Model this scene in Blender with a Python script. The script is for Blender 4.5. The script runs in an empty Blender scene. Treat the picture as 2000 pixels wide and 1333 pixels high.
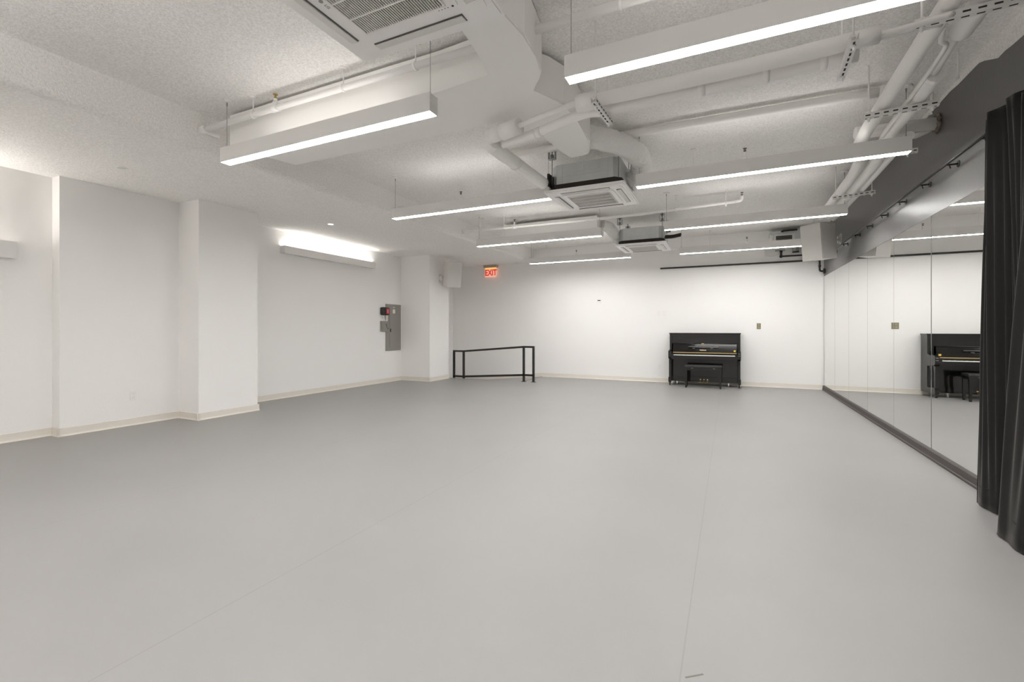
import bpy, bmesh, math, random
from mathutils import Vector, Matrix
random.seed(7)
C = bpy.context.scene.collection
PI = math.pi

# ------------------------------------------------------------------ materials
def mat(name, col, rough=0.6, metal=0.0, spec=0.5, emit=None, es=0.0, coat=0.0, bump=None, speck=None):
    m = bpy.data.materials.new(name); m.use_nodes = True
    nt = m.node_tree; b = nt.nodes['Principled BSDF']
    b.inputs['Base Color'].default_value = (*col, 1)
    b.inputs['Roughness'].default_value = rough
    b.inputs['Metallic'].default_value = metal
    b.inputs['Specular IOR Level'].default_value = spec
    b.inputs['Coat Weight'].default_value = coat
    b.inputs['Coat Roughness'].default_value = 0.03
    if emit:
        b.inputs['Emission Color'].default_value = (*emit, 1)
        b.inputs['Emission Strength'].default_value = es
    tc = nt.nodes.new('ShaderNodeTexCoord')
    if bump:                                     # list of (scale, weight), distance
        lst, dist = bump
        prev = None
        for sc, w in lst:
            n = nt.nodes.new('ShaderNodeTexNoise'); n.inputs['Scale'].default_value = sc
            n.inputs['Detail'].default_value = 3; n.inputs['Roughness'].default_value = 0.6
            nt.links.new(tc.outputs['Object'], n.inputs['Vector'])
            mm = nt.nodes.new('ShaderNodeMath'); mm.operation = 'MULTIPLY'; mm.inputs[1].default_value = w
            nt.links.new(n.outputs['Fac'], mm.inputs[0])
            if prev is None: prev = mm.outputs[0]
            else:
                a = nt.nodes.new('ShaderNodeMath'); a.operation = 'ADD'
                nt.links.new(prev, a.inputs[0]); nt.links.new(mm.outputs[0], a.inputs[1]); prev = a.outputs[0]
        bp = nt.nodes.new('ShaderNodeBump'); bp.inputs['Strength'].default_value = 1.0
        bp.inputs['Distance'].default_value = dist
        nt.links.new(prev, bp.inputs['Height']); nt.links.new(bp.outputs['Normal'], b.inputs['Normal'])
    if speck:                                    # (scale, amount): light colour variation of the thing itself
        sc, amt = speck
        n = nt.nodes.new('ShaderNodeTexNoise'); n.inputs['Scale'].default_value = sc; n.inputs['Detail'].default_value = 4
        nt.links.new(tc.outputs['Object'], n.inputs['Vector'])
        r = nt.nodes.new('ShaderNodeMapRange'); r.inputs[1].default_value = 0.3; r.inputs[2].default_value = 0.7
        r.inputs[3].default_value = 1 - amt; r.inputs[4].default_value = 1 + amt * 0.4
        nt.links.new(n.outputs['Fac'], r.inputs[0])
        mx = nt.nodes.new('ShaderNodeVectorMath'); mx.operation = 'SCALE'
        mx.inputs[0].default_value = col
        nt.links.new(r.outputs[0], mx.inputs['Scale'])
        nt.links.new(mx.outputs[0], b.inputs['Base Color'])
    return m

M = {}
M['wall'] = mat('white_wall_paint', (.925, .913, .90), .55, spec=.3, bump=([(45, 1)], .0008))
M['ceil'] = mat('sprayed_ceiling', (.955, .937, .915), .9, spec=.15, bump=([(55, .7), (130, .6)], .009), speck=(70, .16))
M['soffit'] = mat('rough_plaster', (.95, .932, .91), .9, spec=.15, bump=([(30, .7), (90, .6)], .009), speck=(60, .12))
M['base'] = mat('cream_vinyl_base', (.79, .75, .68), .45)
M['black_wall'] = mat('black_wall_paint', (.12, .117, .114), .33, spec=.8, bump=([(25, 1), (6, 1)], .0012))
M['duct'] = mat('duct_paint', (.90, .888, .865), .4, spec=.45, bump=([(4, 1)], .004))
M['pipe'] = mat('pipe_paint', (.90, .885, .865), .5, bump=([(12, 1)], .003))
M['flex'] = mat('wrapped_foil_paint', (.86, .85, .83), .5, bump=([(18, 1), (55, .5)], .02))
M['white'] = mat('white_metal', (.78, .765, .75), .35)
M['plastic'] = mat('white_plastic', (.90, .885, .87), .35)
M['vane'] = mat('vane_plastic', (.72, .71, .685), .4)
M['grille'] = mat('grille_plastic', (.86, .84, .81), .45)
M['slot'] = mat('louver_gap', (.16, .155, .15), .7)
M['dark'] = mat('dark_cavity', (.035, .032, .03), .8)
M['galv'] = mat('galvanised_steel', (.62, .64, .635), .45, metal=.35, speck=(8, .06))
M['foam'] = mat('black_foam', (.025, .02, .018), .8)
M['steel'] = mat('hanger_steel', (.35, .35, .34), .4, metal=.8)
M['black'] = mat('black_steel', (.018, .016, .015), .45)
M['piano'] = mat('black_lacquer', (.009, .0085, .008), .10, spec=.5)
M['brass'] = mat('brass', (.75, .52, .20), .3, metal=1)
M['gold'] = mat('gold_lettering', (.85, .70, .40), .35, metal=.3)
M['ivory'] = mat('ivory_keys', (.86, .85, .82), .25)
M['leather'] = mat('black_leatherette', (.02, .019, .019), .4)
M['caster'] = mat('caster_metal', (.55, .55, .54), .3, metal=.9)
M['velvet'] = mat('black_velvet', (.021, .0202, .0193), .95, spec=.1, bump=([(300, 1)], .001))
vb = M['velvet'].node_tree.nodes['Principled BSDF']
vb.inputs['Sheen Weight'].default_value = .28; vb.inputs['Sheen Roughness'].default_value = .30
vb.inputs['Sheen Tint'].default_value = (.80, .77, .73, 1)
M['thread'] = mat('hem_thread', (.004, .004, .004), .9)
M['plinth'] = mat('dark_brown_vinyl', (.055, .043, .040), .5)
M['grey_paint'] = mat('grey_enamel', (.30, .29, .265), .45)
M['grey_dark'] = mat('grey_enamel_edge', (.17, .165, .15), .5)
M['paper'] = mat('paper_label', (.8, .77, .7), .7)
M['red'] = mat('red_plastic', (.45, .04, .06), .4)
M['bronze'] = mat('aged_brass_plate', (.26, .235, .16), .4, metal=.5)
M['bronze_light'] = mat('aged_brass_socket', (.42, .38, .27), .45)
M['speaker'] = mat('speaker_cabinet', (.79, .765, .74), .5)
M['cloth'] = mat('speaker_grille_cloth', (.46, .43, .40), .8, bump=([(400, 1)], .001))
M['light'] = mat('lit_diffuser', (.9, .9, .9), .5, emit=(1, .985, .962), es=15.0)
M['pendant_fill'] = mat('ceiling_fill_glow', (.9, .9, .9), .5, emit=(1, .985, .962), es=1.3)  # weak upward glow added to the pendants to lift the ceiling
M['uplight'] = mat('lit_uplight', (.9, .9, .9), .5, emit=(1, .97, .92), es=2.0)
M['uplight_strong'] = mat('lit_uplight_bright', (.9, .9, .9), .5, emit=(1, .97, .92), es=9.0)
M['down'] = mat('lit_downlight', (.9, .9, .9), .5, emit=(1, .95, .88), es=6.0)
M['exit_body'] = mat('exit_canopy_metal', (.42, .39, .36), .4, metal=.4)
M['exit_panel'] = mat('exit_lit_panel', (.40, .20, .15), .3, emit=(1, .50, .38), es=.19)
M['exit_glow'] = mat('exit_lit_edge', (.8, .4, .1), .3, emit=(1, .42, .06), es=.32)
M['exit_letter'] = mat('exit_lit_letters', (.35, .01, .0), .4, emit=(.9, .02, .0), es=.15)
M['sprinkler'] = mat('sprinkler_brass', (.55, .38, .14), .35, metal=.8)
M['head'] = mat('sprinkler_head_metal', (.13, .12, .115), .4, metal=.6)
M['mirror'] = mat('mirror_silver', (.90, .905, .895), .0, metal=1)
M['mirror_edge'] = mat('mirror_edge', (.20, .21, .205), .3)
M['yellow'] = mat('yellow_tag', (.80, .60, .12), .5)

# floor: grey vinyl with welded seams and faint scuffs
def floor_material():
    m = mat('grey_vinyl_floor', (.312, .306, .299), .40, spec=.42)
    nt = m.node_tree; b = nt.nodes['Principled BSDF']; L = nt.links
    geo = nt.nodes.new('ShaderNodeNewGeometry')
    sp = nt.nodes.new('ShaderNodeSeparateXYZ'); L.new(geo.outputs['Position'], sp.inputs[0])
    def math_(op, a, bb):
        n = nt.nodes.new('ShaderNodeMath'); n.operation = op
        for i, v in enumerate((a, bb)):
            if v is None: continue
            if isinstance(v, (int, float)): n.inputs[i].default_value = v
            else: L.new(v, n.inputs[i])
        return n.outputs[0]
    # seams every 1.95 m along the length of the room
    sh = math_('ADD', sp.outputs['X'], .165 + 1.955 * 10.5)
    md = math_('MODULO', sh, 1.955)
    d = math_('ABSOLUTE', math_('SUBTRACT', md, 1.955 / 2), None)
    seam = math_('LESS_THAN', d, .0032)
    wear = nt.nodes.new('ShaderNodeTexNoise'); wear.inputs['Scale'].default_value = .8; wear.inputs['Detail'].default_value = 5
    L.new(geo.outputs['Position'], wear.inputs['Vector'])
    wr = nt.nodes.new('ShaderNodeMapRange'); L.new(wear.outputs['Fac'], wr.inputs[0])
    wr.inputs[1].default_value = .3; wr.inputs[2].default_value = .7; wr.inputs[3].default_value = .965; wr.inputs[4].default_value = 1.03
    spot = nt.nodes.new('ShaderNodeTexVoronoi'); spot.inputs['Scale'].default_value = 1.1
    L.new(geo.outputs['Position'], spot.inputs['Vector'])
    sm = nt.nodes.new('ShaderNodeMapRange'); L.new(spot.outputs['Distance'], sm.inputs[0])
    sm.inputs[1].default_value = .008; sm.inputs[2].default_value = .02; sm.inputs[3].default_value = .90; sm.inputs[4].default_value = 1.0
    f = math_('MULTIPLY', wr.outputs[0], sm.outputs[0])
    f = math_('MULTIPLY', f, math_('SUBTRACT', 1.0, math_('MULTIPLY', seam, .11)))
    mx = nt.nodes.new('ShaderNodeVectorMath'); mx.operation = 'SCALE'; mx.inputs[0].default_value = (.312, .306, .299)
    L.new(f, mx.inputs['Scale']); L.new(mx.outputs[0], b.inputs['Base Color'])
    rn = nt.nodes.new('ShaderNodeTexNoise'); rn.inputs['Scale'].default_value = 500
    L.new(geo.outputs['Position'], rn.inputs['Vector'])
    bp = nt.nodes.new('ShaderNodeBump'); bp.inputs['Distance'].default_value = .0006
    L.new(rn.outputs['Fac'], bp.inputs['Height']); L.new(bp.outputs['Normal'], b.inputs['Normal'])
    return m
M['floor'] = floor_material()

# ------------------------------------------------------------------ mesh builder
class MB:
    def __init__(s): s.bm = bmesh.new()
    def box(s, c, d, rot=None, bevel=0, seg=2):
        r = bmesh.ops.create_cube(s.bm, size=1)
        vs = r['verts']
        bmesh.ops.scale(s.bm, vec=Vector(d), verts=vs)
        if bevel:
            es = list({e for v in vs for e in v.link_edges})
            rb = bmesh.ops.bevel(s.bm, geom=es, offset=bevel, segments=seg, affect='EDGES', profile=.6)
            vs = list({v for f in rb['faces'] for v in f.verts} | {v for v in vs if v.is_valid})
        if rot is not None: bmesh.ops.rotate(s.bm, cent=(0, 0, 0), matrix=rot, verts=vs)
        bmesh.ops.translate(s.bm, vec=Vector(c), verts=vs)
        return s
    def bx(s, x0, x1, y0, y1, z0, z1, bevel=0):
        return s.box(((x0+x1)/2, (y0+y1)/2, (z0+z1)/2), (abs(x1-x0), abs(y1-y0), abs(z1-z0)), bevel=bevel)
    def tube(s, pts, r, seg=16, caps=True, wob=0):
        pts = [Vector(p) for p in pts]; n = len(pts)
        rad = r if isinstance(r, (list, tuple)) else [r]*n
        rings = []; up = None
        for i, p in enumerate(pts):
            t = (pts[min(i+1, n-1)] - pts[max(i-1, 0)]).normalized()
            if up is None:
                up = Vector((0, 0, 1)) if abs(t.z) < .9 else Vector((1, 0, 0))
            a = (up - t*up.dot(t)).normalized(); b = t.cross(a); up = a
            ring = []
            for k in range(seg):
                an = 2*PI*k/seg
                rr = rad[i]*(1 + (random.uniform(-wob, wob) if wob else 0))
                ring.append(s.bm.verts.new(p + a*math.cos(an)*rr + b*math.sin(an)*rr))
            rings.append(ring)
        for i in range(n-1):
            for k in range(seg):
                f = s.bm.faces.new((rings[i][k], rings[i][(k+1) % seg], rings[i+1][(k+1) % seg], rings[i+1][k])); f.smooth = True
        if caps:
            s.bm.faces.new(rings[0][::-1]); s.bm.faces.new(rings[-1])
        return s
    def cyl(s, p0, p1, r, seg=16): return s.tube([p0, p1], r, seg)
    def prism(s, poly, z0, z1, axis='Z'):
        def P(a, b, h):
            return (a, b, h) if axis == 'Z' else ((h, a, b) if axis == 'X' else (a, h, b))
        lo = [s.bm.verts.new(P(a, b, z0)) for a, b in poly]; hi = [s.bm.verts.new(P(a, b, z1)) for a, b in poly]
        n = len(poly)
        s.bm.faces.new(lo[::-1]); s.bm.faces.new(hi)
        for i in range(n):
            s.bm.faces.new((lo[i], lo[(i+1) % n], hi[(i+1) % n], hi[i]))
        return s
    def sphere(s, c, r, sx=1, sy=1, sz=1):
        q = bmesh.ops.create_uvsphere(s.bm, u_segments=14, v_segments=10, radius=r)
        bmesh.ops.scale(s.bm, vec=(sx, sy, sz), verts=q['verts'])
        bmesh.ops.translate(s.bm, vec=Vector(c), verts=q['verts'])
        for v in q['verts']:
            for f in v.link_faces: f.smooth = True
        return s
    def build(s, name, m, parent=None, world=True):
        bmesh.ops.recalc_face_normals(s.bm, faces=s.bm.faces)
        me = bpy.data.meshes.new(name); s.bm.to_mesh(me); s.bm.free()
        me.materials.append(m)
        o = bpy.data.objects.new(name, me); C.objects.link(o)
        if parent:
            o.parent = parent
            if world: o.matrix_parent_inverse = root_matrix(parent).inverted()
        return o

def root_matrix(o):
    m = o.matrix_basis.copy()
    while o.parent:
        m = o.parent.matrix_basis @ o.matrix_parent_inverse @ m
        o = o.parent
    return m

def rounded(w, h, r, n=6, cx=0, cy=0):
    pts = []
    for qx, qy, a0 in ((1, 1, 0), (-1, 1, 90), (-1, -1, 180), (1, -1, 270)):
        for k in range(n+1):
            a = math.radians(a0 + 90*k/n)
            pts.append((cx + qx*(w/2-r) + r*math.cos(a), cy + qy*(h/2-r) + r*math.sin(a)))
    return pts

def spline(pts, n=8):
    P = [Vector(p) for p in pts]; out = []
    for i in range(len(P)-1):
        p0 = P[max(i-1, 0)]; p1 = P[i]; p2 = P[i+1]; p3 = P[min(i+2, len(P)-1)]
        for k in range(n):
            t = k/n
            out.append(.5*((2*p1) + (p2-p0)*t + (2*p0-5*p1+4*p2-p3)*t*t + (3*p1-p0-3*p2+p3)*t**3))
    out.append(P[-1]); return out

def tag(o, label, cat, group=None):
    o['label'] = label; o['category'] = cat
    if group: o['group'] = group
    return o
def thing(name, label, cat, loc=(0, 0, 0), rotz=0, group=None):
    o = bpy.data.objects.new(name, None); C.objects.link(o); o.empty_display_size = .1
    o.location = loc; o.rotation_euler = (0, 0, rotz)
    o.matrix_basis = Matrix.Translation(loc) @ Matrix.Rotation(rotz, 4, 'Z')
    return tag(o, label, cat, group)
def struct(mb, name, m):
    o = mb.build(name, m); o['kind'] = 'structure'; return o
def dup(root, loc, label):
    r = root.copy(); C.objects.link(r); r.location = loc; r['label'] = label
    for ch in root.children:
        c = ch.copy(); C.objects.link(c); c.parent = r
        for g in ch.children:
            d = g.copy(); C.objects.link(d); d.parent = c
    return r
def text(name, body, size, mw, m, parent, depth=.002, align='CENTER', bold=0.0):
    cu = bpy.data.curves.new(name, 'FONT'); cu.body = body; cu.size = size; cu.extrude = depth
    cu.align_x = align; cu.align_y = 'CENTER'; cu.offset = bold
    tmp = bpy.data.objects.new(name, cu); C.objects.link(tmp)
    dg = bpy.context.evaluated_depsgraph_get()
    me = bpy.data.meshes.new_from_object(tmp.evaluated_get(dg))
    bpy.data.objects.remove(tmp)
    me.transform(mw); me.materials.append(m)
    o = bpy.data.objects.new(name, me); C.objects.link(o)
    o.parent = parent; o.matrix_parent_inverse = root_matrix(parent).inverted()
    return o
def axes(loc, x, y):
    x = Vector(x).normalized(); y = Vector(y).normalized(); z = x.cross(y)
    return Matrix(((x.x, y.x, z.x, loc[0]), (x.y, y.y, z.y, loc[1]), (x.z, y.z, z.z, loc[2]), (0, 0, 0, 1)))

# ------------------------------------------------------------------ room dimensions (metres)
XR, YB, YF = 1.83, 11.75, -5.2
XA, XB, XC, XD, XE, XG = -7.45, -7.27, -6.80, -7.58, -6.70, -7.52
ZC, ZS, XS = 3.505, 3.14, -4.90
RX, RY = -4.64, 10.42           # the ramp pit: x below RX, y beyond RY

# floor (with the ramp pit cut out of its back left corner)
f = MB()
f.prism([(-7.9, YF-.1), (2.0, YF-.1), (2.0, YB+.1), (RX, YB+.1), (RX, RY), (-7.9, RY)], -.30, 0)
struct(f, 'floor', M['floor'])
f = MB(); f.prism([(RX, 0), (RX, -.35), (-7.9, -.35), (-7.9, -.165), (-6.36, -.165)], RY, YB+.1, axis='Y')
# prism on Y takes (x,z) pairs
struct(f, 'floor.001', M['floor'])

# ceiling slab, dropped soffit
f = MB(); f.bx(-8.0, 2.1, YF-.2, YB+.2, ZC, ZC+.15); struct(f, 'ceiling', M['ceil'])
f = MB()
prof = [(-8.0, ZS), (XS-.06, ZS), (XS-.028, ZS+.012), (XS-.008, ZS+.035), (XS, ZS+.075), (XS, ZC), (-8.0, ZC)]
f.prism(prof, YF-.1, YB+.1, axis='Y'); struct(f, 'ceiling.001', M['soffit'])

# walls
steps = [(XA, YF), (XA, 2.66), (XB, 2.66), (XB, 3.985), (XC, 3.985), (XC, 4.885), (XD, 4.885), (XD, 9.40),
         (XE, 9.40), (XE, 10.25), (XG, 10.25), (XG, YB)]
f = MB(); f.prism(steps + [(-7.95, YB), (-7.95, YF)], -.34, ZS+.03); struct(f, 'wall_left', M['wall'])
f = MB(); f.bx(-8.0, XR+.2, YB, YB+.15, -.34, ZC+.02); struct(f, 'wall_back', M['wall'])
f = MB(); f.bx(-8.0, XR+.2, YF-.15, YF, -.3, ZC+.02); struct(f, 'wall_front', M['wall'])
f = MB(); f.bx(XR+.006, XR+.15, YF, YB, -.3, 2.43); f.bx(XR, XR+.15, YF, YB, 2.43, ZC+.02)
struct(f, 'wall_right', M['black_wall'])
# white ceiling spray running over the top of the black wall
edge = [(11.74, 3.452)]; y = 11.4
while y > 5.1:
    edge.append((y, 3.462 + random.uniform(-.014, .012))); y -= random.uniform(.12, .4)
edge += [(4.985, 3.452), (4.90, 3.425), (4.82, 3.39), (4.69, 3.335), (4.60, 3.338), (4.50, 3.325), (4.36, 3.315), (4.2, 3.345), (3.9, 3.33), (3.4, 3.34), (2.8, 3.33), (YF, 3.33)]
f = MB(); f.prism([(YF, ZC+.01)] + [(11.74, ZC+.01)] + edge, XR-.006, XR+.01, axis='X')
struct(f, 'trim_1', M['ceil'])

# baseboards: cream cove base with a small toe
def baseboard(name, p0, p1, nrm, z=0.0, h=.10):
    p0 = Vector((*p0, z)); p1 = Vector((*p1, z)); n = Vector((*nrm, 0)); mb = MB()
    prof = [(0, 0), (.026, 0), (.026, .003), (.013, .009), (.007, .02), (.005, h-.004), (.002, h), (0, h)]
    A = [mb.bm.verts.new(p0 + n*a + Vector((0, 0, b))) for a, b in prof]
    B = [mb.bm.verts.new(p1 + n*a + Vector((0, 0, b))) for a, b in prof]
    k = len(prof)
    for i in range(k): mb.bm.faces.new((A[i], A[(i+1) % k], B[(i+1) % k], B[i]))
    mb.bm.faces.new(A); mb.bm.faces.new(B[::-1])
    return struct(mb, name, M['base'])
T = .024
baseboard('baseboard_left', (XA, YF), (XA, 2.66), (1, 0))
baseboard('baseboard_left.001', (XA, 2.66), (XB+T, 2.66), (0, -1))
baseboard('baseboard_left.002', (XB, 2.66-T), (XB, 3.985), (1, 0))
baseboard('baseboard_left.003', (XB, 3.985), (XC+T, 3.985), (0, -1))
baseboard('baseboard_left.004', (XC, 3.985-T), (XC, 4.885+T), (1, 0))
baseboard('baseboard_left.005', (XD, 4.885), (XD, 9.40), (1, 0))
baseboard('baseboard_left.006', (XD, 9.40), (XE+T, 9.40), (0, -1))
baseboard('baseboard_left.007', (XE, 9.40-T), (XE, 10.25), (1, 0))
baseboard('baseboard_back', (RX, YB), (XR-.02, YB), (0, -1))
# along the ramp the base follows the slope
mb = MB()
mb.prism([(RX, 0), (RX, .10), (-6.36, -.065), (XG, -.065), (XG, -.165), (-6.36, -.165)], YB-.012, YB, axis='Y')
struct(mb, 'baseboard_back.001', M['base'])
mb = MB(); mb.bx(RX-.004, RX+.022, RY, YB-.03, 0, .004); struct(mb, 'trim_2', M['grey_dark'])
f = MB(); f.prism([(XR-.034, 0), (XR-.034, .018), (XR-.026, .026), (XR-.024, .082), (XR-.010, .092), (XR+.01, .092), (XR+.01, 0)], 2.5, YB-.004, axis='Y')
struct(f, 'baseboard_right', M['plinth'])

# ------------------------------------------------------------------ mirror panels
seams = [YB-.012, 10.615, 9.475, 8.30, 7.125, 5.965, 4.80, 3.63]
names = ['tall mirror panel next to the back wall corner, farthest in the row',
         'tall mirror panel second from the back wall', 'tall mirror panel third from the back wall',
         'tall mirror panel fourth from the back wall',
         'tall mirror panel between the one by the curtain and the four narrower looking ones',
         'widest looking mirror panel, its near edge behind the black curtain',
         None]
tilt = [.04, .05, .12, .26, 0, -.22, 0]
for i in range(6):
    y1, y0 = seams[i]-.0035, seams[i+1]+.0035
    t = thing('mirror_panel', names[i], 'mirror', (XR+.003, (y0+y1)/2, .092), math.radians(tilt[i]), 'mirror panels along the right wall')
    mb = MB(); L = y1-y0
    mb.box((0, 0, (2.428-.092)/2), (.004, L, 2.428-.092)); mb.build('backing', M['mirror_edge'], t, world=False)
    mb = MB()
    x = -.0022
    q = [mb.bm.verts.new(p) for p in ((x, -L/2+.001, .001), (x, L/2-.001, .001), (x, L/2-.001, 2.335), (x, -L/2+.001, 2.335))]
    q2 = [mb.bm.verts.new((v.co.x-.0006, v.co.y*.9975, v.co.z)) for v in q]
    mb.bm.faces.new(q2)
    for a in range(4): mb.bm.faces.new((q[a], q[(a+1) % 4], q2[(a+1) % 4], q2[a]))
    mb.build('mirror_glass', M['mirror'], t, world=False)
    mb = MB(); mb.bx(-.0034, -.0030, L/2-.0034, L/2-.0006, .001, 2.335); mb.build('polished_edge', M['mirror_edge'], t, world=False)

# ------------------------------------------------------------------ pendant lights
LL, LW, LH, LZ = 2.44, .10, .14, 2.90
def pendant(loc, label):
    t = thing('pendant_light', label, 'light', loc, 0, 'linear pendant lights')
    mb = MB(); h = LL/2
    th = .004
    mb.bx(-h, h, -LW/2, -LW/2+th, 0, LH); mb.bx(-h, h, LW/2-th, LW/2, 0, LH); mb.bx(-h, h, -LW/2+th, LW/2-th, .05, .06)
    mb.build('housing', M['white'], t, False)
    for sgn in (-1, 1):
        mb = MB(); mb.bx(sgn*h, sgn*(h-.005), -LW/2+th+.0003, LW/2-th-.0003, 0.0005, LH-th-.0003); mb.build('end_cap', M['white'], t, False)
    mb = MB(); mb.bx(-h+.006, h-.006, -LW/2+th+.001, LW/2-th-.001, .004, .010); mb.build('diffuser', M['light'], t, False)
    mb = MB(); mb.prism([(-.022, .092), (.022, .092), (0, .139)], -h+.45, h-.45, axis='X'); mb.build('ceiling_fill_strip', M['pendant_fill'], t, False)  # added glowing ridge inside the housing, brightens the ceiling above
    for sgn in (-1, 1):
        mb = MB(); x = sgn*(h-.03)
        mb.cyl((x, 0, LH), (x, 0, ZC-LZ-.02), .0022, 6); mb.cyl((x, 0, ZC-LZ-.05), (x, 0, ZC-LZ-.012), .006, 8); mb.cyl((x, 0, LH), (x, 0, LH+.02), .006, 8)
        mb.build('suspension_cable', M['steel'], t, False)
        mb = MB(); mb.tube([(x, 0, ZC-LZ-.016), (x, 0, ZC-LZ)], .05, 18); mb.build('ceiling_canopy', M['ceil'], t, False)
    return t
YL = [2.842, 5.322, 7.80, 10.40]
XL, XRt = -3.21, .267
lbl_l = ['white linear pendant hanging below the long white duct, nearest of the left row',
         'white linear pendant whose right end meets the middle ceiling cassette',
         'white linear pendant left of the farthest hanging ceiling cassette, third of the left row',
         'farthest white linear pendant of the left row, close to the back wall']
lbl_r = ['largest white linear pendant at the upper right, running out of the frame',
         'white linear pendant whose right end reaches the black wall by the pipe stub',
         'white linear pendant right of the farthest hanging cassette, third of the right row',
         'farthest white linear pendant of the right row, its end behind the wall speaker']
p0 = pendant((XL, YL[0], LZ), lbl_l[0])
for i in range(1, 4): dup(p0, (XL, YL[i], LZ), lbl_l[i])
for i in range(4): dup(p0, (XRt, YL[i], LZ), lbl_r[i])

# ------------------------------------------------------------------ ceiling cassettes
def cassette(loc, label, logo=False):
    t = thing('ceiling_cassette', label, 'air conditioner', loc, 0, 'ceiling cassette air conditioners')
    mb = MB(); mb.prism(rounded(.95, .95, .025), .008, .03); mb.prism(rounded(.925, .925, .035), .0, .008); mb.prism(rounded(.86, .86, .11), -.004, .0); mb.build('panel', M['plastic'], t, False)
    mb = MB(); mb.prism(rounded(.62, .62, .06), -.010, -.0005)
    fr = mb.build('inner_frame', M['plastic'], t, False)
    # grille in the middle: cavity, slats, cross bars
    mb = MB(); mb.bx(-.245, .245, -.245, .245, -.0115, -.0105); mb.build('grille_opening', M['dark'], t, False)
    mb = MB(); k = 36
    for i in range(k+1):
        x = -.245 + .49*i/k
        mb.bx(x-.002, x+.002, -.245, .245, -.020, -.0117)
    for yv in (-.245, -.1225, 0, .1225, .245): mb.bx(-.25, .25, yv-.004, yv+.004, -.021, -.0116)
    for xv in (-.249, .249): mb.bx(xv-.004, xv+.004, -.25, .25, -.021, -.0116)
    mb.build('grille', M['grille'], t, False)
    for a in range(4):
        R = Matrix.Rotation(a*PI/2, 3, 'Z')
        mb = MB(); mb.box((0, 0, 0), (.575, .056, .003)); bmesh.ops.translate(mb.bm, vec=(0, .372, -.0057), verts=mb.bm.verts)
        bmesh.ops.rotate(mb.bm, cent=(0, 0, 0), matrix=R, verts=mb.bm.verts); mb.build('louver_slot', M['slot'], t, False)
        mb = MB(); mb.box((0, 0, 0), (.567, .046, .006), rot=Matrix.Rotation(math.radians(7), 3, 'X')); bmesh.ops.translate(mb.bm, vec=(0, .373, -.0105), verts=mb.bm.verts)
        bmesh.ops.rotate(mb.bm, cent=(0, 0, 0), matrix=R, verts=mb.bm.verts); mb.build('louver', M['vane'], t, False)
    # foam band and galvanised body with cut corners
    c = .07; w = .425
    octo = [(w, w-c), (w-c, w), (-w+c, w), (-w, w-c), (-w, -w+c), (-w+c, -w), (w-c, -w), (w, -w+c)]
    mb = MB(); mb.prism(octo, .031, .10); mb.build('foam_band', M['foam'], t, False)
    w = .405; octo = [(w, w-c), (w-c, w), (-w+c, w), (-w, w-c), (-w, -w+c), (-w+c, -w), (w-c, -w), (w, -w+c)]
    mb = MB(); mb.prism(octo, .101, .335)
    for sx in (-1, 1): mb.bx(sx*.27-.008, sx*.27+.008, -w-.006, -w, .11, .33)
    mb.bx(-w+c, w-c, -w-.004, -w, .185, .195)
    for x0, x1 in ((-.14, .0), (.03, .17)): mb.bx(x0, x1, -w-.003, -w, .23, .30)
    mb.build('casing', M['galv'], t, False)
    for sx, sy in ((-1, -1), (1, -1), (-1, 1), (1, 1)):
        x, y = sx*.395, sy*.395
        mb = MB(); mb.cyl((x, y, .10), (x, y, ZC-loc[2]), .006, 8); rod = mb.build('hanger_rod', M['steel'], t, False)
        mb = MB(); zz = .42
        mb.bx(x-.042, x+.042, y-.03, y+.03, zz-.003, zz); mb.bx(x-.042, x+.042, y-.03, y+.03, zz+.125, zz+.128)
        mb.bx(x-.042, x-.039, y-.03, y+.03, zz, zz+.125); mb.bx(x+.039, x+.042, y-.03, y+.03, zz, zz+.125)
        mb.tube([(x, y, zz+.01), (x, y, zz+.05)], .022, 12); mb.tube([(x, y, zz+.09), (x, y, zz+.12)], .022, 12)
        mb.build('spring_isolator', M['steel'], t, False)
    return t
ac0 = cassette((-1.515, 1.655, 2.90), 'large white ceiling cassette at the top edge, nearest to the viewer')
ac1 = dup(ac0, (-1.515, 5.55, 2.90), 'white ceiling cassette with exposed grey casing under the curled wrapped hose')
ac2 = dup(ac0, (-1.53, 9.36, 2.905), 'small looking far ceiling cassette between the two rows of pendants')
# maker mark and display on the near panel
tx = text('brand_lettering', 'LG', .024, axes((-1.80, 1.665, 2.8895), (0, 1, 0), (1, 0, 0)), M['steel'], ac0, .0008)
mb = MB(); mb.cyl((-1.80, 1.625, 2.8895), (-1.80, 1.625, 2.8885), .011, 16); mb.build('brand_badge', M['steel'], ac0)
mb = MB(); mb.cyl((-1.235, 1.925, 2.8895), (-1.235, 1.925, 2.8885), .006, 12)
for k in range(4): mb.bx(-1.265-.018*k, -1.260-.018*k, 1.923, 1.927, 2.8887, 2.8895)
mb.build('indicator_marks', M['dark'], ac0)
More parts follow.
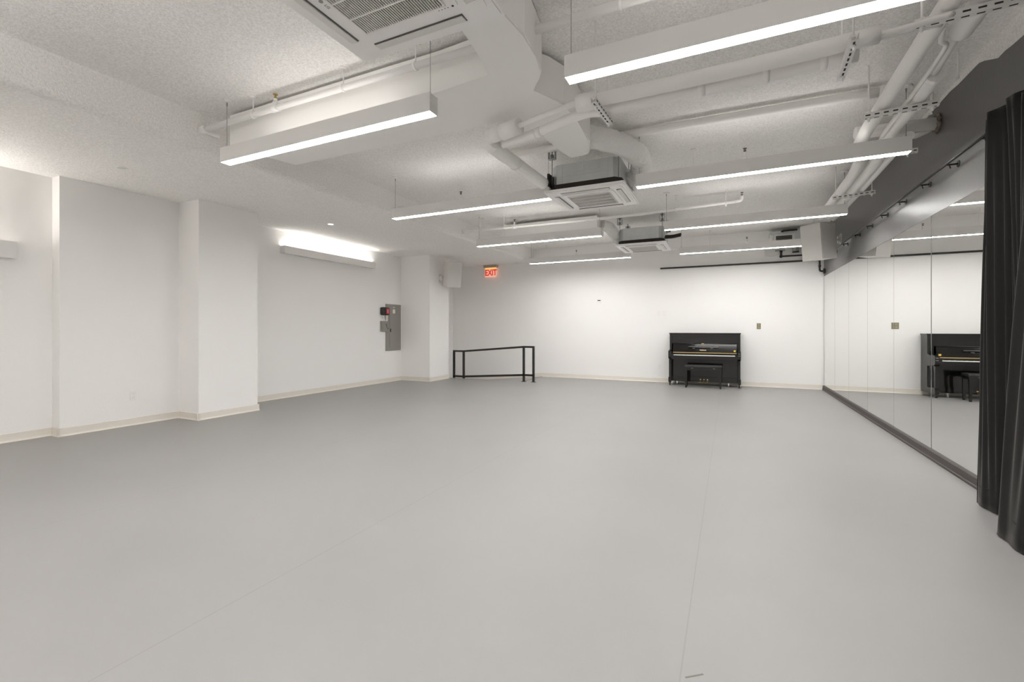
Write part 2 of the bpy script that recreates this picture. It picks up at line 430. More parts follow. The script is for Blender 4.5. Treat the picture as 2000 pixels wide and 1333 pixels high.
# insulated pipe stubs and valves on the two exposed cassettes
mb = MB()
for (dy, dz) in ((-.10, .14), (.0, .19)): mb.tube([(-1.515-.41, 5.25+dy, 2.9+dz), (-1.515-.52, 5.25+dy, 2.9+dz)], .028, 12)
mb.bx(-1.515-.43, -1.515-.405, 5.08, 5.32, 2.99, 3.13); mb.build('pipe_connection', M['foam'], ac1)
mb = MB()
for (dy, dz) in ((-.15, .15), (-.06, .19)): mb.tube(spline([(-1.53+.41, 9.36+dy, 2.905+dz), (-1.53+.55, 9.36+dy, 2.905+dz-.005), (-1.53+.70, 9.36+dy-.01, 2.905+dz+.015)], 4), .024, 10)
mb.build('pipe_connection', M['foam'], ac2)
mb = MB(); mb.cyl((-1.53+.41, 9.12, 3.21), (-1.53+.46, 9.12, 3.21), .028, 12); mb.bx(-1.53+.45, -1.53+.53, 9.02, 9.12, 3.13, 3.17); mb.build('drain_pump_cap', M['foam'], ac2)

# ------------------------------------------------------------------ air ducts
def duct(name, poly, z0, z1, label, bev=.012):
    mb = MB(); mb.prism(poly, z0, z1)
    es = [e for e in mb.bm.edges if abs(e.verts[0].co.z-z0) < 1e-5 and abs(e.verts[1].co.z-z0) < 1e-5]
    bmesh.ops.bevel(mb.bm, geom=es, offset=bev, segments=2, affect='EDGES')
    return tag(mb.build(name, M['duct']), label, 'duct')
trunk = [(-2.041, 3.0), (-1.585, 2.97), (-1.535, 2.70), (-1.50, 2.44), (-1.50, 2.07), (-1.215, 2.07), (-1.205, 2.43), (-1.170, 2.66), (-1.195, 2.90),
         (-1.225, 3.09), (-1.29, 3.20), (-1.392, 3.30), (-1.30, 3.44), (-1.235, 3.62), (-1.222, 3.92), (-1.25, 4.46), (-1.345, 4.76),
         (-1.56, 4.77), (-1.60, 4.45), (-1.618, 4.17), (-1.655, 3.85), (-1.70, 3.66), (-4.44, 3.66), (-4.60, 3.0)]
duct('air_duct', trunk, 3.15, 3.47, 'large smooth white duct running from the soffit and branching to the ceiling cassettes')
duct('air_duct', [(-4.20, 8.50), (-2.25, 8.50), (-2.25, 9.0), (-4.20, 9.0)], 3.12, 3.44, 'far white duct behind the third left pendant, beside the far cassette')

def hose(name, path, r, label, n=10):
    pts = spline(path, n); rr = []
    for i in range(len(pts)):
        rr.append(r*(1 + .035*math.sin(i*1.9) + .03*math.sin(i*.7)))
    mb = MB(); mb.tube(pts, rr, 28, wob=.008)
    return tag(mb.build(name, M['flex']), label, 'hose', None)
hose('flexible_duct', [(-1.37, 4.66, 3.305), (-1.20, 4.80, 3.30), (-1.03, 5.02, 3.285), (-.93, 5.27, 3.25), (-.93, 5.50, 3.19), (-1.00, 5.62, 3.12), (-1.10, 5.66, 3.07)],
     .115, 'fat wrapped white hose curling from the big duct down to the middle cassette')
hose('flexible_duct', [(-2.22, 8.78, 3.30), (-2.13, 8.86, 3.28), (-2.06, 8.98, 3.20), (-2.01, 9.12, 3.11), (-1.95, 9.28, 3.05)],
     .105, 'wrapped white hose dropping beside the left of the far cassette')

# ------------------------------------------------------------------ pipes
PG = 'white painted pipes under the ceiling'
def pipe_thing(name, label, loc, group=None): return thing(name, label, 'pipe', loc, 0, group)
def ring_hanger(t, x, y, z, top=ZC, r=.03):
    mb = MB(); mb.tube([(x-.01, y, z), (x+.01, y, z)], r*1.12, 16); mb.cyl((x, y, z+r), (x, y, top), .005, 8); mb.tube([(x, y, top-.012), (x, y, top)], .032, 12)
    mb.build('pipe_hanger', M['pipe'], t)
def sprinkler(t, x, y, z, m, up=.12):
    mb = MB(); mb.tube([(x-.045, y, z), (x+.045, y, z)], .034, 16); mb.tube([(x, y, z), (x, y, z+.055)], [.030, .026], 14); mb.tube([(x, y, z+.055), (x, y, z+up-.045)], .017, 12)
    mb.build('tee_fitting', M['pipe'], t)
    mb = MB(); zz = z+up-.045
    mb.cyl((x, y, zz), (x, y, zz+.016), .013, 8)
    mb.cyl((x-.013, y, zz+.014), (x-.004, y, zz+.042), .003, 6); mb.cyl((x+.013, y, zz+.014), (x+.004, y, zz+.042), .003, 6)
    mb.cyl((x, y, zz+.040), (x, y, zz+.044), .022, 12); mb.cyl((x, y, zz+.016), (x, y, zz+.04), .003, 6)
    mb.build('sprinkler_head', m, t)
# first sprinkler line, in front of the big duct
t = pipe_thing('sprinkler_pipe', 'white sprinkler pipe with brass head in front of the long duct, upper left', (XS, 2.90, 3.335), PG)
mb = MB(); mb.cyl((XS, 2.90, 3.335), (-1.50, 2.90, 3.335), .027, 18); mb.tube([(XS, 2.90, 3.335), (XS+.09, 2.90, 3.335)], .04, 18); mb.tube(spline([(XS+.03, 2.90, 3.335), (XS+.05, 2.98, 3.325), (XS+.07, 3.04, 3.32)], 4), .026, 12); mb.build('pipe', M['pipe'], t)
sprinkler(t, -3.79, 2.90, 3.335, M['sprinkler'], .13)
for x in (-4.10, -2.95, -2.2): ring_hanger(t, x, 2.90, 3.335)
t = pipe_thing('sprinkler_pipe', 'white pipe leaving the right of the branched duct above the largest pendant', (-1.22, 2.90, 3.335), PG)
mb = MB(); mb.cyl((-1.21, 2.90, 3.335), (.60, 2.90, 3.335), .029, 18); mb.build('pipe', M['pipe'], t)
ring_hanger(t, -.10, 2.90, 3.335); ring_hanger(t, -.62, 2.90, 3.335)
# second line hidden above the second pendants, only its heads show
t = pipe_thing('sprinkler_pipe', 'sprinkler line mostly hidden above the second row of pendants, its heads sticking up', (XS, 6.06, 3.26), PG)
mb = MB(); mb.cyl((XS, 6.06, 3.26), (-2.0, 6.06, 3.26), .025, 16); mb.tube([(XS, 6.06, 3.26), (XS+.09, 6.06, 3.26)], .06, 18); mb.tube(spline([(XS+.05, 6.06, 3.27), (XS+.15, 6.03, 3.25), (XS+.22, 6.0, 3.2)], 4), .035, 12); mb.build('pipe', M['pipe'], t)
sprinkler(t, -3.74, 6.06, 3.26, M['head'], .155)
for x in (-3.2,): ring_hanger(t, x, 6.06, 3.26)
t = pipe_thing('sprinkler_pipe', 'sprinkler line hidden above the second pendant of the right row, one head showing', (-.6, 6.06, 3.26), PG)
mb = MB(); mb.cyl((-.62, 6.06, 3.26), (.17, 6.06, 3.26), .022, 16); mb.build('pipe', M['pipe'], t)
sprinkler(t, .165, 6.06, 3.26, M['head'], .165)
ring_hanger(t, -.40, 6.06, 3.26)
# third line
t = pipe_thing('sprinkler_pipe', 'long thin sprinkler pipe crossing behind the middle cassette toward an upturned end', (XS, 8.02, 3.25), PG)
mb = MB(); mb.tube(spline([(XS, 8.02, 3.285), (-3.5, 8.02, 3.265), (-1.5, 8.02, 3.26), (.10, 8.02, 3.30)], 5) , .024, 14); mb.tube(spline([(.08, 8.02, 3.30), (.15, 8.02, 3.305), (.175, 8.02, 3.33), (.178, 8.02, 3.38)], 4), .024, 12)
mb.tube([(XS, 8.02, 3.285), (XS+.07, 8.02, 3.285)], .04, 16); mb.tube(spline([(XS+.05, 8.02, 3.28), (XS+.25, 8.1, 3.23), (XS+.33, 8.12, 3.20)], 5), .022, 12); mb.build('pipe', M['pipe'], t)
sprinkler(t, -3.742, 8.02, 3.268, M['head'], .14)
mb = MB(); mb.cyl((.178, 8.02, 3.38), (.178, 8.02, 3.40), .013, 8); mb.cyl((.165, 8.02, 3.40), (.174, 8.02, 3.43), .003, 6); mb.cyl((.191, 8.02, 3.40), (.182, 8.02, 3.43), .003, 6); mb.cyl((.178, 8.02, 3.43), (.178, 8.02, 3.434), .021, 12)
mb.build('sprinkler_head', M['head'], t)
for x in (-4.45, -3.97, -.80, -.05): ring_hanger(t, x, 8.02, 3.27)
# fourth line near the back wall
t = pipe_thing('sprinkler_pipe', 'farthest sprinkler pipe, just above the last pendants near the back wall', (XS, 11.2, 3.14), PG)
mb = MB(); mb.cyl((XS, 11.2, 3.14), (.36, 11.2, 3.14), .022, 14); mb.build('pipe', M['pipe'], t)
for x in (-3.50, .345): sprinkler(t, x, 11.2, 3.14, M['head'], .16)
for x in (-4.3, -2.2, -.4): ring_hanger(t, x, 11.2, 3.14)

# refrigerant bundle crossing under the duct
def collars(name, pts, r):
    for a, b in pts:
        mb = MB(); mb.tube([a, b], r, 20); mb.build(name, M['pipe'], t)
t = pipe_thing('insulated_pipe', 'thick upper insulated pipe crossing below the duct between the two strut hangers', (-1.76, 3.50, 3.02), PG)
mb = MB(); mb.tube([(-1.93, 3.60, 3.00), (-1.76, 3.56, 3.00)], .062, 20); mb.tube([(-1.76, 3.56, 3.0), (-1.02, 3.40, 3.04)], .022, 14)
mb.tube(spline([(-.98, 3.42, 3.03), (-.35, 3.40, 3.02), (.3, 3.385, 3.02), (.80, 3.37, 3.03)], 4), .050, 20)
mb.build('insulation', M['pipe'], t)
collars('collar', [((-1.78, 3.565, 3.0), (-1.60, 3.53, 3.01)), ((-1.06, 3.42, 3.03), (-.90, 3.415, 3.03))], .068)
mb = MB(); mb.tube(spline([(.78, 3.37, 3.03), (.95, 3.40, 3.05), (1.15, 3.43, 3.085)], 5), .017, 12); mb.tube(spline([(.78, 3.40, 3.02), (.92, 3.47, 3.06), (1.13, 3.53, 3.09)], 5), .015, 12); mb.build('bare_tube', M['pipe'], t)
t = pipe_thing('insulated_pipe', 'slimmer lower insulated pipe crossing below the duct between the two strut hangers', (-1.6, 3.65, 2.98), PG)
mb = MB(); mb.tube(spline([(-1.86, 3.72, 2.97), (-1.56, 3.66, 2.97), (-1.36, 3.61, 2.98), (-1.05, 3.53, 3.0), (-.85, 3.52, 2.985), (-.35, 3.50, 2.98), (.25, 3.49, 2.98), (.72, 3.48, 2.99)], 5), .040, 18)
mb.build('insulation', M['pipe'], t)
collars('tape_band', [((-1.50, 3.645, 2.97), (-1.44, 3.63, 2.975)), ((-.20, 3.496, 2.98), (-.15, 3.495, 2.98)), ((.20, 3.49, 2.98), (.24, 3.49, 2.98)), ((.52, 3.485, 2.985), (.56, 3.485, 2.985))], .0435)
t = pipe_thing('insulated_pipe', 'fat insulated pipe running from the pipe elbow toward the middle cassette', (-1.97, 4.4, 2.98), PG)
mb = MB(); mb.tube(spline([(-1.90, 3.66, 2.98), (-1.96, 3.70, 2.98), (-1.975, 3.80, 2.98), (-1.965, 4.3, 2.98), (-1.955, 4.98, 2.99)], 6), .066, 22); mb.build('insulation', M['pipe'], t)
mb = MB(); mb.tube([(-1.968, 4.22, 2.98), (-1.966, 4.25, 2.98)], .0695, 22); mb.build('tape_band', M['pipe'], t)
mb = MB()
for dx in (-.022, .022): mb.tube(spline([(-1.955+dx, 4.98, 2.99), (-1.955+dx, 5.06, 3.0), (-1.94+dx, 5.13, 3.01)], 4), .016, 10)
mb.build('bare_tube', M['black'], t)
# single pipe beyond the duct end
t = pipe_thing('insulated_pipe', 'single white pipe just beyond the duct end, running right to the big wall side pipes', (-2.0, 5.12, 3.44), PG)
mb = MB(); mb.tube(spline([(-2.56, 5.12, 3.50), (-2.52, 5.12, 3.455), (-2.45, 5.12, 3.44), (-1.2, 5.12, 3.44), (.0, 5.14, 3.44), (1.22, 5.18, 3.44)], 4), .043, 18); mb.build('insulation', M['pipe'], t)
# big pipes along the black wall
t = pipe_thing('insulated_pipe', 'left one of the thick insulated pipes running along the black wall at upper right', (1.15, 4, 3.17), PG)
mb = MB(); mb.tube(spline([(1.125, 2.2, 3.17), (1.14, 3.0, 3.17), (1.145, 3.6, 3.17), (1.157, 4.65, 3.17), (1.175, 5.45, 3.17), (1.22, 5.95, 3.16), (1.30, 6.25, 3.15), (1.345, 6.8, 3.15), (1.352, 7.4, 3.15), (1.36, 9.0, 3.15)], 5), .056, 20); mb.build('insulation', M['pipe'], t)
t = pipe_thing('insulated_pipe', 'right one of the thick insulated wall side pipes, its wrap interrupted near the top', (1.35, 4, 3.17), PG)
mb = MB(); mb.tube([(1.285, 2.2, 3.17), (1.305, 3.45, 3.17), (1.318, 3.82, 3.17)], .062, 20); mb.build('insulation', M['pipe'], t)
mb = MB(); mb.tube(spline([(1.372, 4.37, 3.17), (1.38, 4.8, 3.17), (1.392, 5.5, 3.17), (1.43, 6.0, 3.16), (1.47, 6.4, 3.15), (1.478, 7.3, 3.15), (1.485, 9.0, 3.15)], 5), .062, 20); mb.build('insulation', M['pipe'], t)
mb = MB(); mb.tube([(1.310, 3.78, 3.18), (1.362, 4.42, 3.18)], .028, 14); mb.build('bare_tube', M['pipe'], t)
mb = MB(); mb.tube(spline([(1.20, 3.72, 3.16), (1.215, 3.80, 3.12), (1.27, 3.90, 3.13), (1.30, 4.2, 3.15), (1.31, 4.75, 3.14), (1.33, 5.5, 3.14)], 6), .015, 10); mb.build('drain_tube', M['pipe'], t)
t = pipe_thing('insulated_pipe', 'slimmer pipe nearest the black wall behind the second right pendant', (1.57, 6.3, 3.15), PG)
mb = MB(); mb.tube([(1.56, 5.6, 3.15), (1.565, 6.3, 3.15), (1.583, 7.3, 3.15), (1.59, 9.3, 3.15)], .040, 18); mb.build('insulation', M['pipe'], t)
t = pipe_thing('insulated_pipe', 'thick short pipe at the top right corner beside the pipe pair', (1.42, 3.2, 3.2), PG)
mb = MB(); mb.tube([(1.40, 2.2, 3.22), (1.425, 3.42, 3.22)], .058, 20); mb.build('insulation', M['pipe'], t)
t = pipe_thing('pipe_stub', 'white pipe stub entering the black wall through a ragged hole', (1.5, 5.76, 3.29), PG)
mb = MB(); mb.tube([(1.16, 5.73, 3.292), (1.45, 5.76, 3.292), (XR+.02, 5.80, 3.292)], .060, 20); mb.build('insulation', M['pipe'], t)
mb = MB(); mb.tube([(1.56, 5.80, 3.19), (1.66, 5.80, 3.205), (1.78, 5.80, 3.23)], [.02, .03, .012], 10); mb.build('loose_wrap', M['pipe'], t)
mb = MB()
for k in range(9):
    a = 2*PI*k/9; mb.sphere((XR-.012, 5.80+.07*math.cos(a), 3.292+.07*math.sin(a)), .028, .6, 1, 1)
mb.build('sealant', mat('ragged_foam_sealant', (.20, .17, .13), .9, bump=([(40, 1)], .02)), t)

# strut hangers and trapezes
def strut_thing(label, p0, p1, w, rods, group='slotted strut pipe supports', slots=8):
    p0 = Vector(p0); p1 = Vector(p1); d = (p1-p0); L = d.length; mid = (p0+p1)/2
    rz = math.atan2(d.y, d.x)
    t = thing('pipe_support', label, 'pipe support', tuple(mid), rz, group)
    mb = MB(); h = w
    mb.bx(-L/2, L/2, -w/2, w/2, 0, .003); mb.bx(-L/2, L/2, -w/2, -w/2+.003, .003, h); mb.bx(-L/2, L/2, w/2-.003, w/2, .003, h)
    nf = len(mb.bm.faces)
    for k in range(slots):
        x = -L/2 + L*(k+.5)/slots
        mb.bx(x-L/slots*.27, x+L/slots*.27, -w/2-.0012, -w/2+.0, h*.35, h*.6)
        mb.bx(x-L/slots*.27, x+L/slots*.27, -w*.13, w*.13, -.0012, 0)
    for i_, f_ in enumerate(mb.bm.faces): f_.material_index = 0 if i_ < nf else 1
    ch_ = mb.build('channel', M['white'], t, False); ch_.data.materials.append(M['dark'])
    for r in rods:
        x = -L/2 + .03 + r*(L-.06)
        mb = MB(); mb.cyl((x, 0, -.03), (x, 0, ZC-mid.z), .0065, 8); mb.cyl((x, 0, -.012), (x, 0, 0), .014, 6); mb.cyl((x, 0, h), (x, 0, h+.012), .014, 6)
        mb.build('threaded_rod', M['pipe'], t, False)
    return t
strut_thing('short slotted strut hanging at the duct side, left of the pipe pair', (-.872, 3.19, 2.905), (-.848, 3.60, 2.892), .04, (.05, .95))
strut_thing('short slotted strut at the right end of the pipe pair under the largest pendant', (.633, 3.13, 2.908), (.652, 3.60, 2.895), .04, (.05, .95))
strut_thing('slotted trapeze strut at the top edge under the thick wall side pipes', (.98, 3.46, 3.063), (1.50, 3.43, 3.063), .042, (.02, .98))
strut_thing('slotted trapeze strut across the thick pipes above the pipe stub', (1.02, 4.77, 3.063), (1.50, 4.73, 3.063), .042, (.02, .98))
strut_thing('slotted trapeze strut across three pipes behind the second right pendant', (1.27, 7.53, 3.063), (1.72, 7.43, 3.063), .042, (.02, .98))
strut_thing('small strut end sticking out past the second right pendant at the black wall', (1.30, 5.75, 3.02), (1.66, 5.75, 3.02), .042, (.85,))
for (x, y, zt, lab) in ((1.63, 4.78, 3.27, 'loose threaded rod hanging from the ceiling right of the thick pipes, nearer one'),
                        (1.62, 5.28, 3.20, 'loose threaded rod hanging from the ceiling above the pipe stub, farther one')):
    mb = MB(); mb.cyl((x, y, zt), (x, y, ZC), .007, 8); mb.tube([(x, y, zt+.0), (x, y, zt+.02)], .011, 8)
    tag(mb.build('threaded_rod', M['pipe']), lab, 'rod', 'loose rods by the black wall')
mb = MB(); mb.cyl((-.955, 5.40, 3.36), (-.955, 5.40, ZC), .006, 8); mb.tube([(-.955, 5.40, ZC-.01), (-.955, 5.40, ZC)], .055, 20)
tag(mb.build('hanger_rod', M['pipe']), 'rod with round ceiling plate holding the curled wrapped hose', 'rod')

# ------------------------------------------------------------------ wall lights and downlights
def wall_light(loc, length, label, h=.14, d=.115, inset=0, lamp=None):
    t = thing('wall_light', label, 'light', loc, 0, 'linear wall uplights')
    mb = MB(); th = .004; L = length/2
    mb.bx(0, d, -L, L, 0, th); mb.bx(d-th, d, -L, L, th, h); mb.bx(0, th, -L, L, th, h)
    mb.build('housing', M['white'], t, False)
    for s in (-1, 1):
        mb = MB(); mb.bx(th+.0003, d-th-.0003, s*L, s*(L-.005), th+.0003, h); mb.build('end_cap', M['white'], t, False)
    mb = MB(); mb.bx(th+.002, d-th-.002, -L+.008, L-.008-inset, h-.03, h-.02); mb.build('diffuser', lamp or M['uplight'], t, False)
    return t
wall_light((XD, 7.12, 2.715), 2.44, 'long white wall uplight glowing on the recessed wall left of the grey panel box')
wall_light((XA, 1.10, 2.10), 2.44, 'white wall fixture cut by the left edge of the photo', h=.19, inset=.45, lamp=M['uplight_strong'])
for (x, y, lit, lab) in ((-6.28, 2.84, False, 'unlit round recessed downlight in the rough soffit near the left columns'),
                         (-6.32, 5.92, True, 'glowing round recessed downlight in the soffit in front of the wall uplight'),
                         (-5.32, 11.55, False, 'small round recessed downlight in the soffit near the exit sign'),):
    t = thing('downlight', lab, 'light', (x, y, ZS), 0, 'recessed downlights')
    mb = MB(); n = 24
    outer = [mb.bm.verts.new((.055*math.cos(2*PI*k/n), .055*math.sin(2*PI*k/n), -.006)) for k in range(n)]
    inner = [mb.bm.verts.new((.042*math.cos(2*PI*k/n), .042*math.sin(2*PI*k/n), -.004)) for k in range(n)]
    top = [mb.bm.verts.new((.058*math.cos(2*PI*k/n), .058*math.sin(2*PI*k/n), .0)) for k in range(n)]
    for k in range(n):
        j = (k+1) % n
        mb.bm.faces.new((outer[k], outer[j], inner[j], inner[k])); mb.bm.faces.new((top[k], top[j], outer[j], outer[k]))
    mb.build('trim_ring', M['plastic'], t, False)
    mb = MB(); mb.tube([(0, 0, -.0035), (0, 0, -.001)], .042, 24); mb.build('lens', M['down'] if lit else M['vane'], t, False)

# ------------------------------------------------------------------ exit sign
t = thing('exit_sign', 'lit red EXIT sign hanging from the soffit at the back left', 'sign', (-6.19, 11.66, 2.80))
mb = MB(); mb.bx(-6.40, -5.985, 11.60, 11.72, 3.065, 3.139, bevel=.006); mb.build('canopy', M['exit_body'], t)
mb = MB(); mb.bx(-6.375, -6.01, 11.652, 11.664, 2.795, 3.03); mb.build('panel', M['exit_panel'], t)
mb = MB(); mb.bx(-6.375, -6.01, 11.650, 11.666, 3.03, 3.064); mb.build('lit_edge', M['exit_glow'], t)
tm = axes((-6.185, 11.650, 2.915), (1, 0, 0), (0, 0, 1)) @ Matrix.Diagonal((.78, 1, 1, 1))
text('lettering', 'EXIT', .235, tm, M['exit_letter'], t, .002, bold=.006)
mb = MB(); mb.prism([(-6.362, 2.925), (-6.335, 2.952), (-6.335, 2.898)], 11.648, 11.652, axis='Y'); mb.build('arrow', M['exit_letter'], t)

# ------------------------------------------------------------------ speakers
def speaker(loc, rotz, tilt, label, wall, bracket_dir):
    t = thing('wall_speaker', label, 'speaker', loc, 0, 'wall speakers')
    R = Matrix.Rotation(rotz, 3, 'Z') @ Matrix.Rotation(math.radians(tilt), 3, 'X')
    w, d, h = .37, .36, .635
    mb = MB(); mb.box((0, .0, 0), (w, d, h), bevel=.006)
    bmesh.ops.rotate(mb.bm, cent=(0, 0, 0), matrix=R, verts=mb.bm.verts); mb.build('cabinet', M['speaker'], t, False)
    mb = MB(); mb.box((0, -d/2-.009, 0), (w-.004, .014, h-.004), bevel=.004)
    bmesh.ops.rotate(mb.bm, cent=(0, 0, 0), matrix=R, verts=mb.bm.verts); mb.build('front_grille', M['speaker_front'], t, False)
    b0 = Vector(loc) + R @ Vector((0, d/2, .0)); b1 = Vector(wall)
    mb = MB(); mb.cyl(tuple(b0), tuple(b1 + (b0-b1).normalized()*.02), .016, 10)
    n = Vector(bracket_dir)
    mb.box(tuple(b1 + n*.008), (.016 if abs(n.x) > .5 else .11, .016 if abs(n.y) > .5 else .09, .20))
    mb.box(tuple(b1 + n*.035), (.05, .05, .12)); mb.build('bracket', M['white'], t)
    mb = MB()
    for dz in (-.07, -.03, .03, .07): mb.cyl(tuple(b1 + n*.016 + Vector((0, -.03, dz))), tuple(b1 + n*.020 + Vector((0, -.03, dz))), .008, 8)
    mb.build('bolts', M['dark'], t)
    return t
M['speaker_front'] = mat('speaker_front_paint', (.70, .68, .65), .6, bump=([(300, 1)], .001))
speaker((-6.375, 9.92, 2.695), math.radians(50), 11, 'grey white wedge speaker on the back left column near the exit sign', (XE, 9.83, 2.60), (1, 0, 0))
speaker((1.435, 9.70, 2.845), math.radians(-44), 6, 'large pale box speaker at the right end of the back wall beside the black wall', (XR, 10.05, 2.92), (-1, 0, 0))

# ------------------------------------------------------------------ electrical panel group
t = thing('breaker_panel', 'tall grey metal breaker panel on the recessed left wall', 'electrical panel', (XD, 9.08, .765))
mb = MB(); mb.bx(XD, XD+.018, 8.80, 9.365, .765, 1.915, bevel=.004); mb.build('cover', M['grey_paint'], t)
mb = MB(); mb.bx(XD+.0185, XD+.026, 8.93, 9.30, .85, 1.83, bevel=.003); door = mb.build('panel_door', M['grey_paint'], t)
mb = MB(); mb.bx(XD+.0262, XD+.033, 8.945, 8.975, 1.23, 1.31, bevel=.003); mb.build('latch', M['black'], door)
mb = MB(); mb.bx(XD+.0262, XD+.0272, 9.04, 9.13, 1.69, 1.79); mb.bx(XD+.0262, XD+.0272, 9.06, 9.11, 1.83, 1.85); mb.build('directory_label', M['paper'], door)
mb = MB(); mb.bx(XD+.0188, XD+.0198, 8.86, 8.875, 1.30, 1.34); mb.bx(XD+.0188, XD+.0198, 8.84, 8.85, 1.20, 1.22); mb.build('lock_marks', M['dark'], t)
t = thing('wall_alarm', 'black and red alarm device on the wall left of the grey panel', 'alarm', (XD, 8.74, 1.73))
mb = MB(); mb.bx(XD, XD+.07, 8.605, 8.875, 1.635, 1.83, bevel=.034); mb.build('body', M['black'], t)
mb = MB(); mb.bx(XD+.0705, XD+.078, 8.745, 8.86, 1.665, 1.80, bevel=.003); lens = mb.build('lens', M['red'], t)
mb = MB(); mb.bx(XD+.0782, XD+.0792, 8.77, 8.83, 1.69, 1.78); mb.build('label_strip', mat('pink_label', (.62, .22, .24), .6), lens)
mb = MB(); mb.bx(XD+.02, XD+.05, 8.78, 8.83, 1.50, 1.634); mb.bx(XD+.02, XD+.045, 8.68, 8.72, 1.56, 1.634); mb.build('conduit_fitting', M['vane'], t)
t = thing('junction_box', 'small grey metal box below the black alarm beside the breaker panel', 'electrical box', (XD, 8.7, 1.37))
mb = MB(); mb.bx(XD, XD+.06, 8.615, 8.795, 1.245, 1.495, bevel=.004); mb.build('body', M['grey_paint'], t)
mb = MB(); mb.bx(XD+.0605, XD+.066, 8.64, 8.78, 1.27, 1.47, bevel=.002); cov = mb.build('cover', M['grey_paint'], t)
mb = MB(); mb.bx(XD+.0662, XD+.0675, 8.76, 8.775, 1.34, 1.43); mb.bx(XD+.0662, XD+.0675, 8.725, 8.74, 1.40, 1.42); mb.build('marks', M['dark'], cov)
mb = MB(); mb.bx(XD+.0, XD+.064, 8.72, 8.81, 1.4955, 1.512); mb.build('label_strip', M['paper'], t)

# ------------------------------------------------------------------ outlets and plates
def plate(name, label, cat, c, n, w, h, mplate, group=None):
    t = thing(name, label, cat, c, 0, group)
    c = Vector(c); n = Vector(n); u = Vector((0, 0, 1)).cross(n)
    def bxx(mb, a, b, ww, hh, d0, d1):
        ctr = c + u*a + Vector((0, 0, b)) + n*(d0+d1)/2
        dims = Vector((abs(u.x)*ww + abs(n.x)*(d1-d0), abs(u.y)*ww + abs(n.y)*(d1-d0), hh))
        mb.box(tuple(ctr), tuple(dims), bevel=min(.002, (d1-d0)*.3))
    mb = MB(); bxx(mb, 0, 0, w, h, 0, .007); mb.build('cover_plate', mplate, t)
    return t, bxx
def outlet(label, c, n, mp, ms, w=.075, h=.125):
    t, bxx = plate('wall_outlet', label, 'outlet', c, n, w, h, mp)
    for s in (-1, 1):
        mb = MB(); bxx(mb, 0, s*h*.22, w*.45, h*.26, .0072, .010); so = mb.build('socket', ms, t)
        mb = MB(); bxx(mb, -w*.10, s*h*.24, w*.05, h*.09, .0101, .0106); bxx(mb, w*.10, s*h*.24, w*.05, h*.09, .0101, .0106); bxx(mb, 0, s*h*.16, w*.08, h*.05, .0101, .0106)
        mb.build('slots', M['vane'] if ms is M['plastic'] else M['dark'], so)
outlet('white outlet low on the left wall between the two left columns', (XB, 3.415, .40), (1, 0, 0), M['plastic'], M['plastic'])
outlet('white outlet low on the back wall left of the piano', (-1.545, YB, .385), (0, -1, 0), M['plastic'], M['plastic'])
outlet('brass plate outlet on the back wall above the right of the piano', (.60, YB, 1.365), (0, -1, 0), M['bronze'], M['bronze_light'], .082, .13)
for x, lab in ((-1.57, 'faint white switch plate above left of the piano, left one of two'), (-1.44, 'faint white switch plate above left of the piano, right one of two')):
    t, bxx = plate('switch_plate', lab, 'switch', (x, YB, 1.685), (0, -1, 0), .075, .125, M['plastic'], 'switch plates on the back wall')
    mb = MB(); bxx(mb, 0, 0, .034, .068, .0072, .011); mb.build('rocker', M['plastic'], t)
t, bxx = plate('thermostat', 'small white wall sensor with dark window high on the back wall', 'thermostat', (-3.055, YB, 2.03), (0, -1, 0), .12, .12, M['plastic'])
mb = MB(); bxx(mb, 0, -.0, .095, .07, .0072, .022); mb.build('body', M['plastic'], t)
mb = MB(); bxx(mb, 0, .012, .075, .022, .0222, .024); mb.build('window', M['dark'], t)

# ------------------------------------------------------------------ handrail at the ramp
t = thing('handrail', 'black steel handrail around the ramp in the back left corner', 'handrail', (-5.5, 10.38, 0))
s = .048
def bar(p0, p1, name):
    p0 = Vector(p0); p1 = Vector(p1); mb = MB(); d = p1-p0
    if abs(d.z) > .9*d.length: mb.box(tuple((p0+p1)/2), (s, s, d.length))
    else:
        rot = Matrix.Rotation(math.atan2(-d.z, math.hypot(d.x, d.y)), 3, 'Y')
        mb.box(tuple((p0+p1)/2), (d.length+s*.9, s, s*.95), rot=rot)
    return mb.build(name, M['black'], t)
yr = 10.38
zr, zl = .86, .715
XP = [-4.33, -4.59, -6.36, -6.66]
for x, zt, zb in ((XP[0], zr, 0), (XP[1], zr, 0)):
    bar((x, yr, zb), (x, yr, zt-s*.5), 'post')
for x in XP[:2]:
    mb = MB(); mb.bx(x-.055, x+.055, yr-.04, yr+.04, 0, .008); mb.build('base_plate', M['black'], t)
yl = 10.45
for x in XP[2:]: bar((x, yl, -.165), (x, yl, zl-s*.5), 'post')
bar((XP[0], yr, zr), (XP[1], yr, zr), 'top_rail'); bar((XP[2], yl, zl), (XP[3], yl, zl), 'top_rail')
bar((XP[0], yr, .165), (XP[1], yr, .165), 'lower_rail'); bar((XP[2], yl, .045), (XP[3], yl, .045), 'lower_rail')
def slopebar(p0, p1, name):
    p0 = Vector(p0); p1 = Vector(p1); mb = MB(); h = s/2
    d = (p1-p0).normalized(); sd = Vector((-d.y, d.x, 0)).normalized(); up = Vector((0, 0, 1))
    A = [mb.bm.verts.new(p0 + sd*a*h + up*b*h) for a, b in ((1, 1), (-1, 1), (-1, -1), (1, -1))]
    B = [mb.bm.verts.new(p1 + sd*a*h + up*b*h) for a, b in ((1, 1), (-1, 1), (-1, -1), (1, -1))]
    for i in range(4): mb.bm.faces.new((A[i], A[(i+1) % 4], B[(i+1) % 4], B[i]))
    mb.bm.faces.new(A); mb.bm.faces.new(B[::-1])
    return mb.build(name, M['black'], t)
